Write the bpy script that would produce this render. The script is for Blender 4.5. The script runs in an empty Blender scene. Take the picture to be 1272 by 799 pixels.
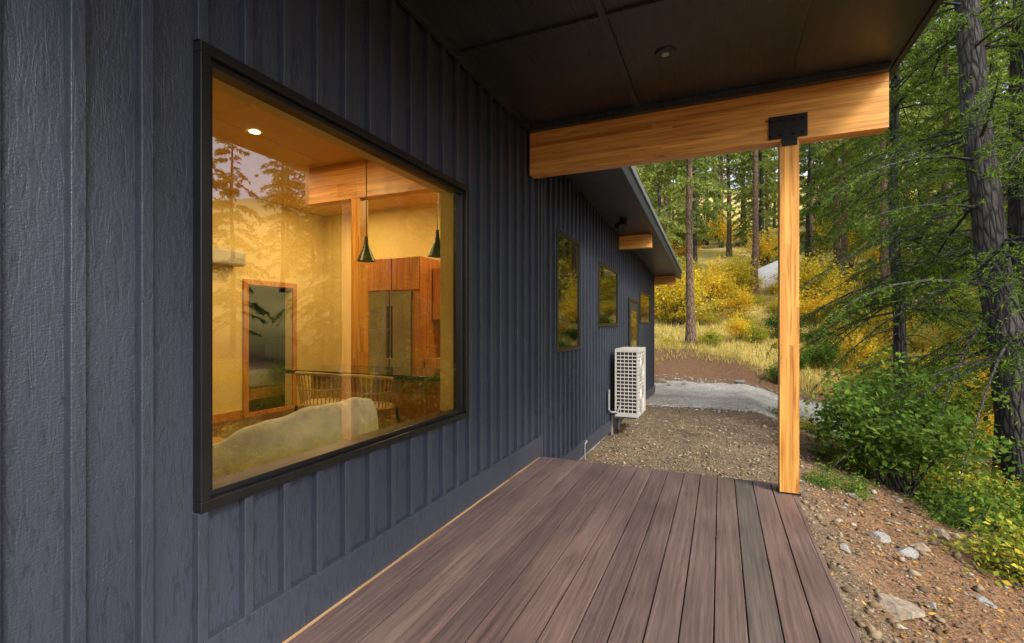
import bpy, math, random
import numpy as np
from mathutils import Vector, noise as mnoise

sc = bpy.context.scene
sc.view_settings.view_transform = 'Standard'
sc.view_settings.look = 'None'
sc.view_settings.exposure = 0
random.seed(3)
COL = sc.collection

# ------------------------------------------------------------------ materials
def newmat(name):
    m = bpy.data.materials.new(name); m.use_nodes = True
    nt = m.node_tree
    b = nt.nodes['Principled BSDF']
    return m, nt, b
def N(nt, typ, ins=None, **props):
    n = nt.nodes.new(typ)
    for k, v in props.items(): setattr(n, k, v)
    if ins:
        for k, v in ins.items():
            if isinstance(v, bpy.types.NodeSocket):
                nt.links.new(v, n.inputs[k])
            else:
                n.inputs[k].default_value = v
    return n
def c4(c): return (c[0], c[1], c[2], 1)
def mapping(nt, scale, coord='Object', loc=(0,0,0), rot=(0,0,0)):
    tc = N(nt, 'ShaderNodeTexCoord')
    mp = N(nt, 'ShaderNodeMapping', {'Vector': tc.outputs[coord], 'Scale': scale, 'Location': loc, 'Rotation': rot})
    return mp.outputs[0]
def noise(nt, vec, scale=1, detail=4, rough=.5, dist=0):
    return N(nt, 'ShaderNodeTexNoise', {'Vector': vec, 'Scale': scale, 'Detail': detail, 'Roughness': rough, 'Distortion': dist}).outputs['Fac']
def ramp(nt, fac, stops, interp='LINEAR'):
    r = N(nt, 'ShaderNodeValToRGB', {'Fac': fac})
    r.color_ramp.interpolation = interp
    el = r.color_ramp.elements
    while len(el) > 1: el.remove(el[-1])
    el[0].position = stops[0][0]; el[0].color = c4(stops[0][1])
    for p, c in stops[1:]:
        e = el.new(p); e.color = c4(c)
    return r.outputs[0]
def mix(nt, fac, a, b, blend='MIX'):
    n = N(nt, 'ShaderNodeMix', data_type='RGBA', blend_type=blend)
    def s(i, v):
        if isinstance(v, bpy.types.NodeSocket): nt.links.new(v, n.inputs[i])
        else: n.inputs[i].default_value = v if isinstance(v, (int, float)) else c4(v)
    s(0, fac); s(6, a); s(7, b)
    return n.outputs[2]
def math_n(nt, op, a, b=None):
    n = N(nt, 'ShaderNodeMath', operation=op)
    for i, v in enumerate((a, b)):
        if v is None: continue
        if isinstance(v, bpy.types.NodeSocket): nt.links.new(v, n.inputs[i])
        else: n.inputs[i].default_value = v
    return n.outputs[0]
def bump(nt, b, h, strength=.5, dist=.01):
    n = N(nt, 'ShaderNodeBump', {'Strength': strength, 'Distance': dist, 'Height': h})
    nt.links.new(n.outputs[0], b.inputs['Normal'])
    return n.outputs[0]
def simple(name, col, rough=.5, metal=0, var=.15, scale=8, bmp=0):
    m, nt, b = newmat(name)
    f = noise(nt, mapping(nt, (1,1,1)), scale, 3)
    lo = [c*(1-var) for c in col]; hi = [min(1, c*(1+var)) for c in col]
    nt.links.new(ramp(nt, f, [(.3, lo), (.7, hi)]), b.inputs['Base Color'])
    b.inputs['Roughness'].default_value = rough; b.inputs['Metallic'].default_value = metal
    if bmp: bump(nt, b, noise(nt, mapping(nt, (1,1,1)), scale*6, 2), bmp, .005)
    return m

def siding_mat():
    m, nt, b = newmat('painted_siding')
    n1 = noise(nt, mapping(nt, (42, 42, 7)), 1, 4, .62, 1.6)
    n2 = noise(nt, mapping(nt, (90, 90, 190)), 1, 2, .6)
    big = noise(nt, mapping(nt, (1,1,.7)), 1.3, 2)
    colr = ramp(nt, big, [(.3, (.029,.035,.051)), (.7, (.038,.045,.065))])
    colr = mix(nt, ramp(nt, n1, [(.34,(.55,.55,.55)),(.48,(0,0,0))]), colr, (.012,.015,.021))
    nt.links.new(colr, b.inputs['Base Color'])
    b.inputs['Roughness'].default_value = .40
    h = math_n(nt, 'ADD', n1, math_n(nt, 'MULTIPLY', n2, .7))
    bump(nt, b, h, .8, .0036)
    return m
def deck_mat(name, stops):
    m, nt, b = newmat(name)
    geo = N(nt, 'ShaderNodeNewGeometry')
    rnd = geo.outputs['Random Per Island']
    base = ramp(nt, rnd, stops)
    st = noise(nt, mapping(nt, (55, 1.3, 40)), 1, 5, .65, .4)
    st2 = noise(nt, mapping(nt, (190, 4.5, 90)), 1, 3, .6, .2)
    blot = noise(nt, mapping(nt, (2, 1.2, 2)), 1, 4)
    c = mix(nt, .9, base, ramp(nt, st, [(.25,(.42,.42,.44)),(.5,(.95,.95,.95)),(.75,(1.5,1.47,1.42))]), 'MULTIPLY')
    c = mix(nt, .6, c, ramp(nt, st2, [(.3,(.65,.65,.65)),(.7,(1.3,1.3,1.3))]), 'MULTIPLY')
    c = mix(nt, .7, c, ramp(nt, blot, [(.3,(.65,.65,.68)),(.7,(1.3,1.27,1.22))]), 'MULTIPLY')
    nt.links.new(c, b.inputs['Base Color'])
    nt.links.new(ramp(nt, blot, [(.3,(.32,.32,.32)),(.7,(.52,.52,.52))]), b.inputs['Roughness'])
    bump(nt, b, math_n(nt, 'ADD', st, math_n(nt,'MULTIPLY',st2,.6)), .55, .003)
    return m
def timber_mat(name, stretch, lo=(.50,.195,.035), hi=(.84,.44,.10)):
    m, nt, b = newmat(name)
    geo = N(nt, 'ShaderNodeNewGeometry'); rnd = geo.outputs['Random Per Island']
    off = N(nt, 'ShaderNodeCombineXYZ', {0: rnd, 1: rnd, 2: rnd})
    off2 = N(nt, 'ShaderNodeVectorMath', {0: off.outputs[0], 1: (37.,41.,29.)}, operation='MULTIPLY')
    tc = N(nt, 'ShaderNodeTexCoord')
    mp = N(nt, 'ShaderNodeMapping', {'Vector': tc.outputs['Object'], 'Scale': stretch})
    ad = N(nt, 'ShaderNodeVectorMath', {0: mp.outputs[0], 1: off2.outputs[0]}, operation='ADD')
    g = noise(nt, ad.outputs[0], 1, 5, .6, 1.2)
    mid = tuple((a+b_)/2 for a, b_ in zip(lo, hi))
    c = ramp(nt, rnd, [(0, lo), (.25, hi), (.5, mid), (.75, tuple(x*1.05 for x in hi)), (1, tuple(x*.85 for x in mid))])
    c = mix(nt, 1.0, c, ramp(nt, g, [(.28,(.38,.24,.12)),(.42,(.80,.70,.56)),(.55,(1,1,1)),(.75,(1.15,1.12,1.05))]), 'MULTIPLY')
    k = N(nt, 'ShaderNodeTexVoronoi', {'Vector': ad.outputs[0], 'Scale': .55}).outputs['Distance']
    c = mix(nt, ramp(nt, k, [(0,(.8,.8,.8)),(.09,(0,0,0))]), c, (.16,.06,.02))
    nt.links.new(c, b.inputs['Base Color'])
    b.inputs['Roughness'].default_value = .40
    bump(nt, b, g, .2, .002)
    return m
def soffit_mat():
    m, nt, b = newmat('dark_stained_soffit')
    g = noise(nt, mapping(nt, (60, 3, 3)), 1, 5, .6, 1)
    g2 = noise(nt, mapping(nt, (2,2,2)), 1, 3)
    c = ramp(nt, g, [(.3,(.013,.014,.014)),(.7,(.038,.040,.038))])
    c = mix(nt, .6, c, ramp(nt, g2, [(.3,(.6,.6,.6)),(.7,(1.4,1.4,1.4))]), 'MULTIPLY')
    nt.links.new(c, b.inputs['Base Color']); b.inputs['Roughness'].default_value = .42
    bump(nt, b, g, .5, .003)
    return m
def bark_mat(name, lo, hi):
    m, nt, b = newmat(name)
    v = mapping(nt, (9, 9, 1.8))
    vo = N(nt, 'ShaderNodeTexVoronoi', {'Vector': v, 'Scale': 1.6}, feature='DISTANCE_TO_EDGE').outputs['Distance']
    n = noise(nt, v, 2.5, 4, .65, .6)
    c = mix(nt, ramp(nt, vo, [(0,(1,1,1)),(.22,(0,0,0))]), ramp(nt, n, [(.3, lo), (.7, hi)]), tuple(x*.3 for x in lo))
    nt.links.new(c, b.inputs['Base Color']); b.inputs['Roughness'].default_value = .9
    h = math_n(nt, 'ADD', math_n(nt, 'MINIMUM', vo, .25), math_n(nt, 'MULTIPLY', n, .25))
    bump(nt, b, h, 1, .06)
    return m
def leaf_mat(name, stops, trans=.35, objvar=.35):
    m, nt, b = newmat(name)
    nt.nodes.remove(b)
    out = nt.nodes['Material Output']
    geo = N(nt, 'ShaderNodeNewGeometry'); oi = N(nt, 'ShaderNodeObjectInfo')
    f = math_n(nt, 'ADD', math_n(nt, 'MULTIPLY', geo.outputs['Random Per Island'], .8), .1)
    f = math_n(nt, 'ADD', f, math_n(nt, 'MULTIPLY', math_n(nt, 'SUBTRACT', oi.outputs['Random'], .5), objvar))
    c = ramp(nt, f, stops)
    d = N(nt, 'ShaderNodeBsdfDiffuse', {'Color': c})
    t = N(nt, 'ShaderNodeBsdfTranslucent', {'Color': c})
    ms = N(nt, 'ShaderNodeMixShader', {0: trans, 1: d.outputs[0], 2: t.outputs[0]})
    nt.links.new(ms.outputs[0], out.inputs[0])
    return m
def glass_mat(name, ior=1.9, tint=(.97,.96,.9)):
    m, nt, b = newmat(name); nt.nodes.remove(b)
    out = nt.nodes['Material Output']
    fr = N(nt, 'ShaderNodeFresnel', {'IOR': ior})
    t = N(nt, 'ShaderNodeBsdfTransparent', {'Color': c4(tint)})
    g = N(nt, 'ShaderNodeBsdfGlossy', {'Roughness': 0.0, 'Color': c4((1,1,1))})
    ms = N(nt, 'ShaderNodeMixShader', {0: fr.outputs[0], 1: t.outputs[0], 2: g.outputs[0]})
    nt.links.new(ms.outputs[0], out.inputs[0])
    return m

M = {}
M['siding'] = siding_mat()
M['deck'] = deck_mat('composite_decking', [(0,(.100,.067,.061)),(.3,(.130,.086,.079)),(.6,(.090,.062,.058)),(.85,(.142,.097,.086)),(1,(.112,.077,.071))])
M['deck_grey'] = deck_mat('composite_decking_grey', [(0,(.096,.078,.072)),(1,(.096,.078,.072))])
M['beam'] = timber_mat('glulam_beam_timber', (1.3, 30, 34))
M['post'] = timber_mat('glulam_post_timber', (34, 30, 1.3))
M['wood_v'] = timber_mat('stained_cabinet_wood', (24, 24, 1.5), (.28,.10,.03), (.46,.19,.06))
M['wood_trim'] = timber_mat('door_trim_wood', (24, 24, 1.5), (.40,.15,.04), (.55,.24,.07))
M['wood_top'] = timber_mat('table_wood', (2, 20, 20), (.25,.12,.05), (.42,.22,.09))
M['tan'] = timber_mat('ledger_wood', (20, 1.5, 20), (.35,.2,.1), (.5,.32,.17))
M['soffit'] = soffit_mat()
M['black'] = simple('black_window_frame', (.007,.007,.008), .35, 0, .2)
M['steel'] = simple('black_steel', (.010,.010,.011), .4, .2, .3, 20, .1)
M['inox'] = simple('stainless_steel', (.30,.30,.29), .22, .9, .15, 3)
M['fascia'] = simple('dark_fascia', (.022,.026,.032), .45, 0, .15)
M['flash'] = simple('metal_flashing', (.30,.33,.36), .35, .6, .1)
M['concrete'] = simple('concrete', (.25,.24,.22), .9, 0, .25, 6, .4)
M['plaster'] = simple('cream_wall_paint', (.74,.60,.26), .7, 0, .05, 3)
M['ceiling'] = simple('interior_ceiling', (.66,.40,.12), .6, 0, .06, 3)
M['floor'] = simple('interior_floor', (.12,.07,.04), .35, 0, .35, 5)
M['dark'] = simple('dark_room', (.012,.012,.012), .4, 0, .3)  # near-black colour stands in for unlit rooms behind doorway and small windows
M['bed'] = simple('grey_bedding', (.30,.34,.40), .9, 0, .15, 6)
M['darkgl'] = simple('dark_glossy_top', (.03,.028,.025), .08, .3, .3)
M['fabric'] = simple('boucle_fabric', (.74,.82,.90), .95, 0, .16, 14, .9)
M['rattan'] = simple('rattan', (.42,.27,.12), .6, 0, .3, 30)
M['acwhite'] = simple('ac_casing', (.42,.40,.37), .4, 0, .06, 6)
M['acdark'] = simple('ac_coil_dark', (.02,.02,.02), .6, 0, .4, 60)
M['pipe'] = simple('pipe_insulation', (.22,.22,.21), .6, 0, .1)
M['tent'] = simple('white_canvas', (.75,.77,.80), .6, 0, .05)
M['glass'] = glass_mat('window_glass', 2.55, (1,.98,.88))
M['glass2'] = glass_mat('small_window_glass', 4.0, (.6,.6,.6))
M['bark_d'] = bark_mat('dark_fir_bark', (.035,.032,.032), (.105,.095,.09))
M['bark_r'] = bark_mat('pine_bark', (.12,.075,.05), (.30,.19,.12))
M['needle'] = leaf_mat('fir_needles', [(0,(.045,.095,.015)),(.4,(.13,.21,.028)),(.7,(.23,.32,.042)),(1,(.34,.39,.07))], .5)
M['needle_far'] = leaf_mat('hazed_far_needles', [(0,(.10,.15,.04)),(.4,(.21,.28,.065)),(.75,(.33,.39,.09)),(1,(.46,.46,.12))], .5)  # distance haze put into the colour: lighter greens than the near needles
M['leaf_g'] = leaf_mat('green_leaves', [(0,(.05,.11,.018)),(.5,(.11,.20,.035)),(.85,(.20,.29,.05)),(1,(.34,.36,.055))], .45)
M['leaf_y'] = leaf_mat('autumn_yellow_leaves', [(0,(.30,.28,.03)),(.35,(.62,.49,.045)),(.75,(.80,.62,.06)),(1,(.78,.42,.04))], .45, .5)
M['leaf_m'] = leaf_mat('mixed_leaves', [(0,(.16,.23,.035)),(.35,(.33,.37,.05)),(.65,(.60,.50,.06)),(1,(.66,.30,.05))], .45, .7)
M['grass'] = leaf_mat('dry_grass', [(0,(.26,.26,.06)),(.4,(.52,.43,.12)),(.8,(.68,.52,.18)),(1,(.68,.43,.12))], .3, 0)
M['stone'] = simple('grey_stone', (.24,.23,.215), .9, 0, .35, 5, .7)
M['stone_t'] = simple('tan_stone', (.24,.19,.14), .9, 0, .35, 5, .8)
M['litter'] = leaf_mat('fallen_leaves_mat', [(0,(.08,.045,.02)),(.4,(.26,.13,.04)),(.8,(.45,.26,.06)),(1,(.50,.38,.09))], .1, 0)
M['stick'] = simple('dead_twigs', (.16,.115,.08), .9, 0, .4, 9)
def gravel_bits_mat(name,st):
    m, nt, b = newmat(name)
    geo = N(nt, 'ShaderNodeNewGeometry')
    nt.links.new(ramp(nt, geo.outputs['Random Per Island'], st), b.inputs['Base Color'])
    b.inputs['Roughness'].default_value = .9
    return m
M['bits'] = gravel_bits_mat('gravel_stones',[(0,(.08,.052,.030)),(.5,(.18,.125,.072)),(.8,(.26,.20,.125)),(1,(.36,.31,.25))])
M['rbits'] = gravel_bits_mat('road_stones',[(0,(.20,.18,.16)),(.5,(.34,.32,.28)),(1,(.52,.49,.45))])
def emis(name, col, s):
    m, nt, b = newmat(name)
    b.inputs['Emission Color'].default_value = c4(col); b.inputs['Emission Strength'].default_value = s
    return m
M['lamp'] = emis('lit_lamp', (1,.8,.45), 12)

# ------------------------------------------------------------------ builders
def empty(name, loc=(0,0,0)):
    e = bpy.data.objects.new(name, None); e.location = loc; COL.objects.link(e); return e
class MB:
    def __init__(s): s.v=[]; s.f=[]; s.m=[]
    def box(s, x0,x1,y0,y1,z0,z1, mi=0):
        s.hexa([(x0,y0,z0),(x1,y0,z0),(x1,y1,z0),(x0,y1,z0),(x0,y0,z1),(x1,y0,z1),(x1,y1,z1),(x0,y1,z1)],mi)
    def hexa(s, pts, mi=0):
        b=len(s.v); s.v += pts
        for q in ((0,3,2,1),(4,5,6,7),(0,1,5,4),(1,2,6,5),(2,3,7,6),(3,0,4,7)):
            s.f.append(tuple(b+i for i in q)); s.m.append(mi)
    def paneX(s,x,y0,y1,z0,z1):
        b=len(s.v); s.v+=[(x,y0,z0),(x,y1,z0),(x,y1,z1),(x,y0,z1)]; s.f.append((b,b+1,b+2,b+3)); s.m.append(0)
    def tube(s, pts, r, n=8, mi=0, cap=True):
        b=len(s.v); P=[Vector(p) for p in pts]
        rs = r if hasattr(r,'__len__') else [r]*len(P)
        for i,p in enumerate(P):
            d=(P[min(i+1,len(P)-1)]-P[max(i-1,0)]).normalized()
            a=d.cross(Vector((0,0,1)))
            if a.length<.05: a=d.cross(Vector((1,0,0)))
            a.normalize(); c=d.cross(a)
            for k in range(n):
                t=2*math.pi*k/n
                s.v.append(tuple(p+(a*math.cos(t)+c*math.sin(t))*rs[i]))
        for i in range(len(P)-1):
            for k in range(n):
                s.f.append((b+i*n+k, b+i*n+(k+1)%n, b+(i+1)*n+(k+1)%n, b+(i+1)*n+k)); s.m.append(mi)
        if cap:
            s.f.append(tuple(b+k for k in range(n))); s.m.append(mi)
            s.f.append(tuple(b+(len(P)-1)*n+k for k in reversed(range(n)))); s.m.append(mi)
    def obj(s, name, mats, parent=None, bevel=0, smooth=False, sub=0, seg=2):
        me=bpy.data.meshes.new(name); me.from_pydata(s.v,[],s.f)
        for m in mats: me.materials.append(M[m])
        me.polygons.foreach_set('material_index', s.m)
        if smooth: me.polygons.foreach_set('use_smooth',[True]*len(s.f))
        me.update()
        o=bpy.data.objects.new(name,me); COL.objects.link(o)
        if parent: o.parent=parent
        if bevel:
            md=o.modifiers.new('b','BEVEL'); md.width=bevel; md.segments=seg; md.limit_method='ANGLE'
        if sub:
            md=o.modifiers.new('s','SUBSURF'); md.levels=sub; md.render_levels=sub
        return o
def npmesh(name, V, F, mats, mi=None, smooth=None):
    me=bpy.data.meshes.new(name)
    V=np.asarray(V,dtype=np.float32); F=np.asarray(F,dtype=np.int32)
    me.vertices.add(len(V)); me.vertices.foreach_set('co',V.ravel())
    k=F.shape[1]
    me.loops.add(F.size); me.loops.foreach_set('vertex_index',F.ravel())
    me.polygons.add(len(F)); me.polygons.foreach_set('loop_start',np.arange(0,F.size,k,dtype=np.int32))
    for m in mats: me.materials.append(M[m])
    if mi is not None: me.polygons.foreach_set('material_index',np.asarray(mi,dtype=np.int32))
    if smooth is not None: me.polygons.foreach_set('use_smooth',np.asarray(smooth,dtype=bool))
    me.update(calc_edges=True); me.validate()
    return me
def link(name, me, parent=None, loc=(0,0,0), rot=(0,0,0), sca=1):
    o=bpy.data.objects.new(name,me); COL.objects.link(o)
    o.location=loc; o.rotation_euler=rot
    o.scale=(sca,sca,sca) if not hasattr(sca,'__len__') else sca
    if parent: o.parent=parent
    return o

# ------------------------------------------------------------------ camera
H=1.4
cam=bpy.data.cameras.new('camera'); co=bpy.data.objects.new('camera',cam); COL.objects.link(co)
co.location=(0,0,H); co.rotation_euler=(math.radians(90),0,math.radians(23.4))
cam.sensor_width=36; cam.lens=16.95; cam.shift_y=.0043; cam.clip_start=.05; cam.clip_end=3000
sc.camera=co

# ------------------------------------------------------------------ terrain
def sstep(a,b,x):
    t=np.clip((x-a)/(b-a),0,1); return t*t*(3-2*t)
def vnoise(x,y,f,seed=0):
    xs=x*f+seed*13.7; ys=y*f+seed*7.1
    xi=np.floor(xs); yi=np.floor(ys); xf=xs-xi; yf=ys-yi
    def h(a,b): 
        v=np.sin(a*127.1+b*311.7+seed*3.3)*43758.5453; return v-np.floor(v)
    u=xf*xf*(3-2*xf); w=yf*yf*(3-2*yf)
    return (h(xi,yi)*(1-u)+h(xi+1,yi)*u)*(1-w)+(h(xi,yi+1)*(1-u)+h(xi+1,yi+1)*u)*w-.5
def gz(x,y):
    x=np.asarray(x,dtype=float); y=np.asarray(y,dtype=float)
    z=-.48-.02*np.clip(y-5,-10,10)
    dr=np.clip(x-.75,0,None)
    z=z-1.35*(1-np.exp(-dr/3.6))*(1-.35*sstep(13,22,y))
    t=np.clip(y-18.3,0,None)
    z=z+.275*np.sqrt(t*t+4)-.55
    z=z+np.clip(x-14,0,None)*.10
    z=z+np.clip(-x-2,0,None)*.12*sstep(15,22,y)
    z=z+.9*np.exp(-((x+1.2)/2.8)**2-((y-20.5)/1.9)**2)
    road=np.exp(-((y-15.2)/3.2)**4)*(1-sstep(6,12,x))
    rough=1-.85*road
    z=z+rough*(vnoise(x,y,.22,1)*.5*sstep(2,8,np.abs(x)+np.clip(y-14,0,99))+vnoise(x,y,.9,2)*.15*sstep(.9,2.5,x+np.clip(y-14,0,9))+vnoise(x,y,3.1,3)*.07+vnoise(x,y,8,4)*.03)
    return np.where(y<4.6, np.where(x<.9, np.minimum(z,-.42), z), z)
def ax(c,n,A=500,k=6.2):
    s=np.linspace(-1,1,n); return c+A*np.sinh(k*s)/np.sinh(k)
gx=ax(1.5,330); gy=ax(8.5,360)
X,Y=np.meshgrid(gx,gy,indexing='xy'); Z=gz(X,Y)
V=np.stack([X,Y,Z],-1).reshape(-1,3)
ny,nx=X.shape; idx=np.arange(nx*ny).reshape(ny,nx)
F=np.stack([idx[:-1,:-1],idx[:-1,1:],idx[1:,1:],idx[1:,:-1]],-1).reshape(-1,4)
def ground_mat():
    m,nt,b=newmat('forest_ground')
    g=N(nt,'ShaderNodeNewGeometry'); sp=N(nt,'ShaderNodeSeparateXYZ',{0:g.outputs['Position']})
    v=mapping(nt,(1,1,1))
    n1=noise(nt,v,1.1,4,.6); n2=noise(nt,v,14,5,.7)
    vo=N(nt,'ShaderNodeTexVoronoi',{'Vector':v,'Scale':38.0}); vc=vo.outputs['Color']; vd=vo.outputs['Distance']
    sepc=N(nt,'ShaderNodeSeparateColor',{0:vc}).outputs[0]
    gravel=ramp(nt,sepc,[(0,(.085,.058,.034)),(.5,(.165,.118,.070)),(.85,(.23,.175,.115)),(1,(.32,.27,.21))])
    gravel=mix(nt,ramp(nt,n2,[(.35,(0,0,0)),(.65,(.8,.8,.8))]),gravel,(.13,.085,.043))
    gravel=mix(nt,.8,gravel,ramp(nt,n1,[(.3,(.6,.58,.55)),(.65,(1.2,1.2,1.2))]),'MULTIPLY')
    soil=ramp(nt,n2,[(.25,(.065,.032,.015)),(.5,(.185,.095,.045)),(.75,(.30,.165,.075))])
    grass=ramp(nt,n2,[(.25,(.18,.16,.04)),(.5,(.38,.30,.08)),(.75,(.52,.39,.13))])
    mx=ramp(nt,math_n(nt,'ADD',math_n(nt,'MULTIPLY',math_n(nt,'SUBTRACT',sp.outputs[0],1.1),.6),n1),[(.3,(0,0,0)),(.7,(1,1,1))])
    my=ramp(nt,math_n(nt,'ADD',math_n(nt,'MULTIPLY',math_n(nt,'SUBTRACT',sp.outputs[1],21.6),.35),n1),[(.3,(0,0,0)),(.8,(1,1,1))])
    mb_=ramp(nt,math_n(nt,'MULTIPLY',math_n(nt,'SUBTRACT',sp.outputs[1],17.0),.6),[(.3,(0,0,0)),(.8,(1,1,1))])
    c=mix(nt,mx,gravel,soil); c=mix(nt,mb_,c,soil); c=mix(nt,my,c,grass)
    nt.links.new(c,b.inputs['Base Color']); b.inputs['Roughness'].default_value=.95
    h=math_n(nt,'ADD',math_n(nt,'MULTIPLY',vd,-.5),n2)
    bump(nt,b,h,.9,.05)
    return m
M['ground']=ground_mat()
link('ground',npmesh('ground',V,F,['ground'],smooth=np.ones(len(F))))

def road_mat():
    m,nt,b=newmat('gravel_road')
    v=mapping(nt,(1,1,1))
    vo=N(nt,'ShaderNodeTexVoronoi',{'Vector':v,'Scale':26.0}); s=N(nt,'ShaderNodeSeparateColor',{0:vo.outputs['Color']}).outputs[0]
    c=ramp(nt,s,[(0,(.24,.225,.20)),(.6,(.38,.36,.325)),(1,(.50,.475,.44))])
    c=mix(nt,.8,c,ramp(nt,noise(nt,v,1.2,4),[(.3,(.68,.62,.54)),(.65,(1.12,1.12,1.1))]),'MULTIPLY')
    nt.links.new(c,b.inputs['Base Color']); b.inputs['Roughness'].default_value=.95
    bump(nt,b,vo.outputs['Distance'],.8,-.03)
    return m
M['road']=road_mat()
u=np.linspace(-9,16,260); w=np.linspace(0,1,50)
U,W=np.meshgrid(u,w)
ylo=12.6+.05*(U-0)**1+vnoise(U,U*0,.8,5)*.9+vnoise(U,U*0,3,5)*.25+np.clip(U-3,0,99)*.3
yhi=18.0+vnoise(U,U*0,.6,6)*.8+vnoise(U,U*0,3,7)*.3+np.clip(U-3,0,99)*.3
YY=ylo+(yhi-ylo)*W
edge=np.minimum(W,1-W)*12
ZZ=gz(U,YY)+.035*np.clip(edge,0,1)-.03*(1-np.clip(edge,0,1))+.02
idx=np.arange(U.size).reshape(U.shape)
F=np.stack([idx[:-1,:-1],idx[:-1,1:],idx[1:,1:],idx[1:,:-1]],-1).reshape(-1,4)
link('gravel_road',npmesh('gravel_road',np.stack([U,YY,ZZ],-1).reshape(-1,3),F,['road'],smooth=np.ones(len(F))))

# ------------------------------------------------------------------ house
WX=-1.83
house=empty('cabin_house')
def soff(y): return 3.42 if y<4.95 else 3.36-.051*(y-5)
big=(1.215,3.27,.715,2.455)
wins=[big,(5.52,6.51,1.12,2.53),(7.66,9.2,1.43,2.4),(12.0,13.8,1.5,2.2)]
door=(10.5,11.7,-.42,1.95)
opens=wins+[door]
yend=14.9
mb=MB()
TH=.14
def wall(y0,y1,z0,z1): mb.box(WX-TH,WX,y0,y1,z0,z1)
wall(-2.5,big[0],-.35,3.6); wall(big[1],5.2,-.35,3.6)
wall(big[0],big[1],-.35,big[2]); wall(big[0],big[1],big[3],3.6)
mb.obj('siding_wall',['siding'],house)
mb=MB()
mb.hexa([(WX-TH,5.2,-.36),(WX,5.2,-.36),(WX,yend,-.5),(WX-TH,yend,-.5),(WX-TH,5.2,3.5),(WX,5.2,3.5),(WX,yend,3.0),(WX-TH,yend,3.0)])
mb.box(-9.7,WX-TH,yend-.15,yend,-.5,3.0)
mb.box(-9.7,WX-TH,-2.5,-2.36,-.35,3.6)
mb.box(-9.9,-9.7,-2.5,yend,-.35,3.0)
mb.obj('house_wall',['siding'],house)
mb=MB(); mb.box(-9.8,WX-.03,-2.4,yend-.05,-1.3,-.36); mb.obj('foundation',['concrete'],house)
mb=MB()
y=1.383-.193*20
while y<yend-.05:
    bw=.040
    zt=soff(y)+.03; zb=.2 if y<4.95 else -.25-.012*(y-5)
    segs=[(zb,zt)]
    for (a,b_,c,d) in opens:
        g_=.0215 if a==big[0] else .045
        if a-.04<y+bw and y<b_+.04:
            ns=[]
            for s0,s1 in segs:
                if c-g_>s0: ns.append((s0,min(s1,c-g_)))
                if d+g_<s1: ns.append((max(s0,d+g_),s1))
            segs=ns
    for s0,s1 in segs:
        if s1-s0>.03: mb.box(WX-.002,WX+.036,y,y+bw,s0,s1)
    y+=.193
mb.obj('battens',['siding'],house,bevel=.003)
mb=MB()
mb.box(WX-.001,WX+.042,.62,4.93,-.05,.205)
mb.box(WX-.001,WX+.038,-2.5,.617,-.05,.16)
mb.box(WX-.001,WX+.044,4.933,4.99,-.36,3.34)
mb.hexa([(WX-.001,4.993,-.42),(WX+.042,4.993,-.42),(WX+.042,yend,-.56),(WX-.001,yend,-.56),(WX-.001,4.993,-.22),(WX+.042,4.993,-.22),(WX+.042,yend,-.36),(WX-.001,yend,-.36)])
mb.obj('skirt_trim',['siding'],house,bevel=.003)
def frame(name,y0,y1,z0,z1,w,xa,xb,mat,par):
    m_=MB()
    m_.box(xa,xb,y0,y1,z0,z0+w); m_.box(xa,xb,y0,y1,z1-w,z1)
    m_.box(xa,xb,y0,y0+w,z0+w,z1-w); m_.box(xa,xb,y1-w,y1,z0+w,z1-w)
    return m_.obj(name,[mat],par,bevel=.003)
y0,y1,z0,z1=big
frame('window_frame',y0-.022,y1+.022,z0-.018,z1+.018,.040,WX-.05,WX+.045,'black',house)
frame('window_sash',y0+.018,y1-.018,z0+.022,z1-.022,.026,WX-.06,WX+.018,'black',house)
mb=MB(); mb.paneX(WX-.004,y0+.03,y1-.03,z0+.03,z1-.03); mb.obj('window_glass',['glass'],house)
mb=MB(); mb.box(WX-.19,WX-.062,y0+.02,y1-.02,z0-.001,z0+.02); mb.obj('window_sill',['black'],house,bevel=.003)
mb=MB(); mb.box(WX-.19,WX-.062,y0+.02,y1-.02,z1-.02,z1+.001); mb.box(WX-.19,WX-.062,y0,y0+.0195,z0,z1); mb.box(WX-.19,WX-.062,y1-.0195,y1,z0,z1)
mb.obj('window_jamb',['plaster'],house)
for (a,b_,c,d) in wins[1:]:
    frame('small_window_frame',a-.04,b_+.04,c-.04,d+.04,.055,WX-.001,WX+.045,'black',house)
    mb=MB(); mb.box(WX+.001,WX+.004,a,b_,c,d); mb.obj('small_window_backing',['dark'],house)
    mb=MB(); mb.paneX(WX+.025,a,b_,c,d); mb.obj('small_window_glass',['glass2'],house)
a,b_,c,d=door
frame('door_frame',a-.05,b_+.05,c,d+.05,.07,WX-.001,WX+.045,'black',house)
mb=MB(); mb.box(WX+.001,WX+.03,a+.02,b_-.02,c+.07,d-.02); mb.obj('door_leaf',['fascia'],house,bevel=.003)
mb=MB(); mb.paneX(WX+.033,a+.25,b_-.25,c+.9,d-.2); mb.obj('door_lite',['glass2'],house)
mb=MB()
mb.box(-6.85,-6.7,-2.36,5.2,0,3.4); mb.box(-6.85,-6.7,6.04,6.9,0,3.4); mb.box(-6.85,-6.7,5.2,6.04,2.04,3.4)
mb.box(-6.7,WX-TH-.001,6.73,6.88,0,3.4); mb.box(-6.7,WX-TH-.001,-2.3,-2.2,0,3.4)
mb.box(WX-TH-.02,WX-TH-.002,big[1]+.03,6.73,0,3.4); mb.box(WX-TH-.02,WX-TH-.002,-2.2,big[0]-.03,0,3.4)
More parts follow.
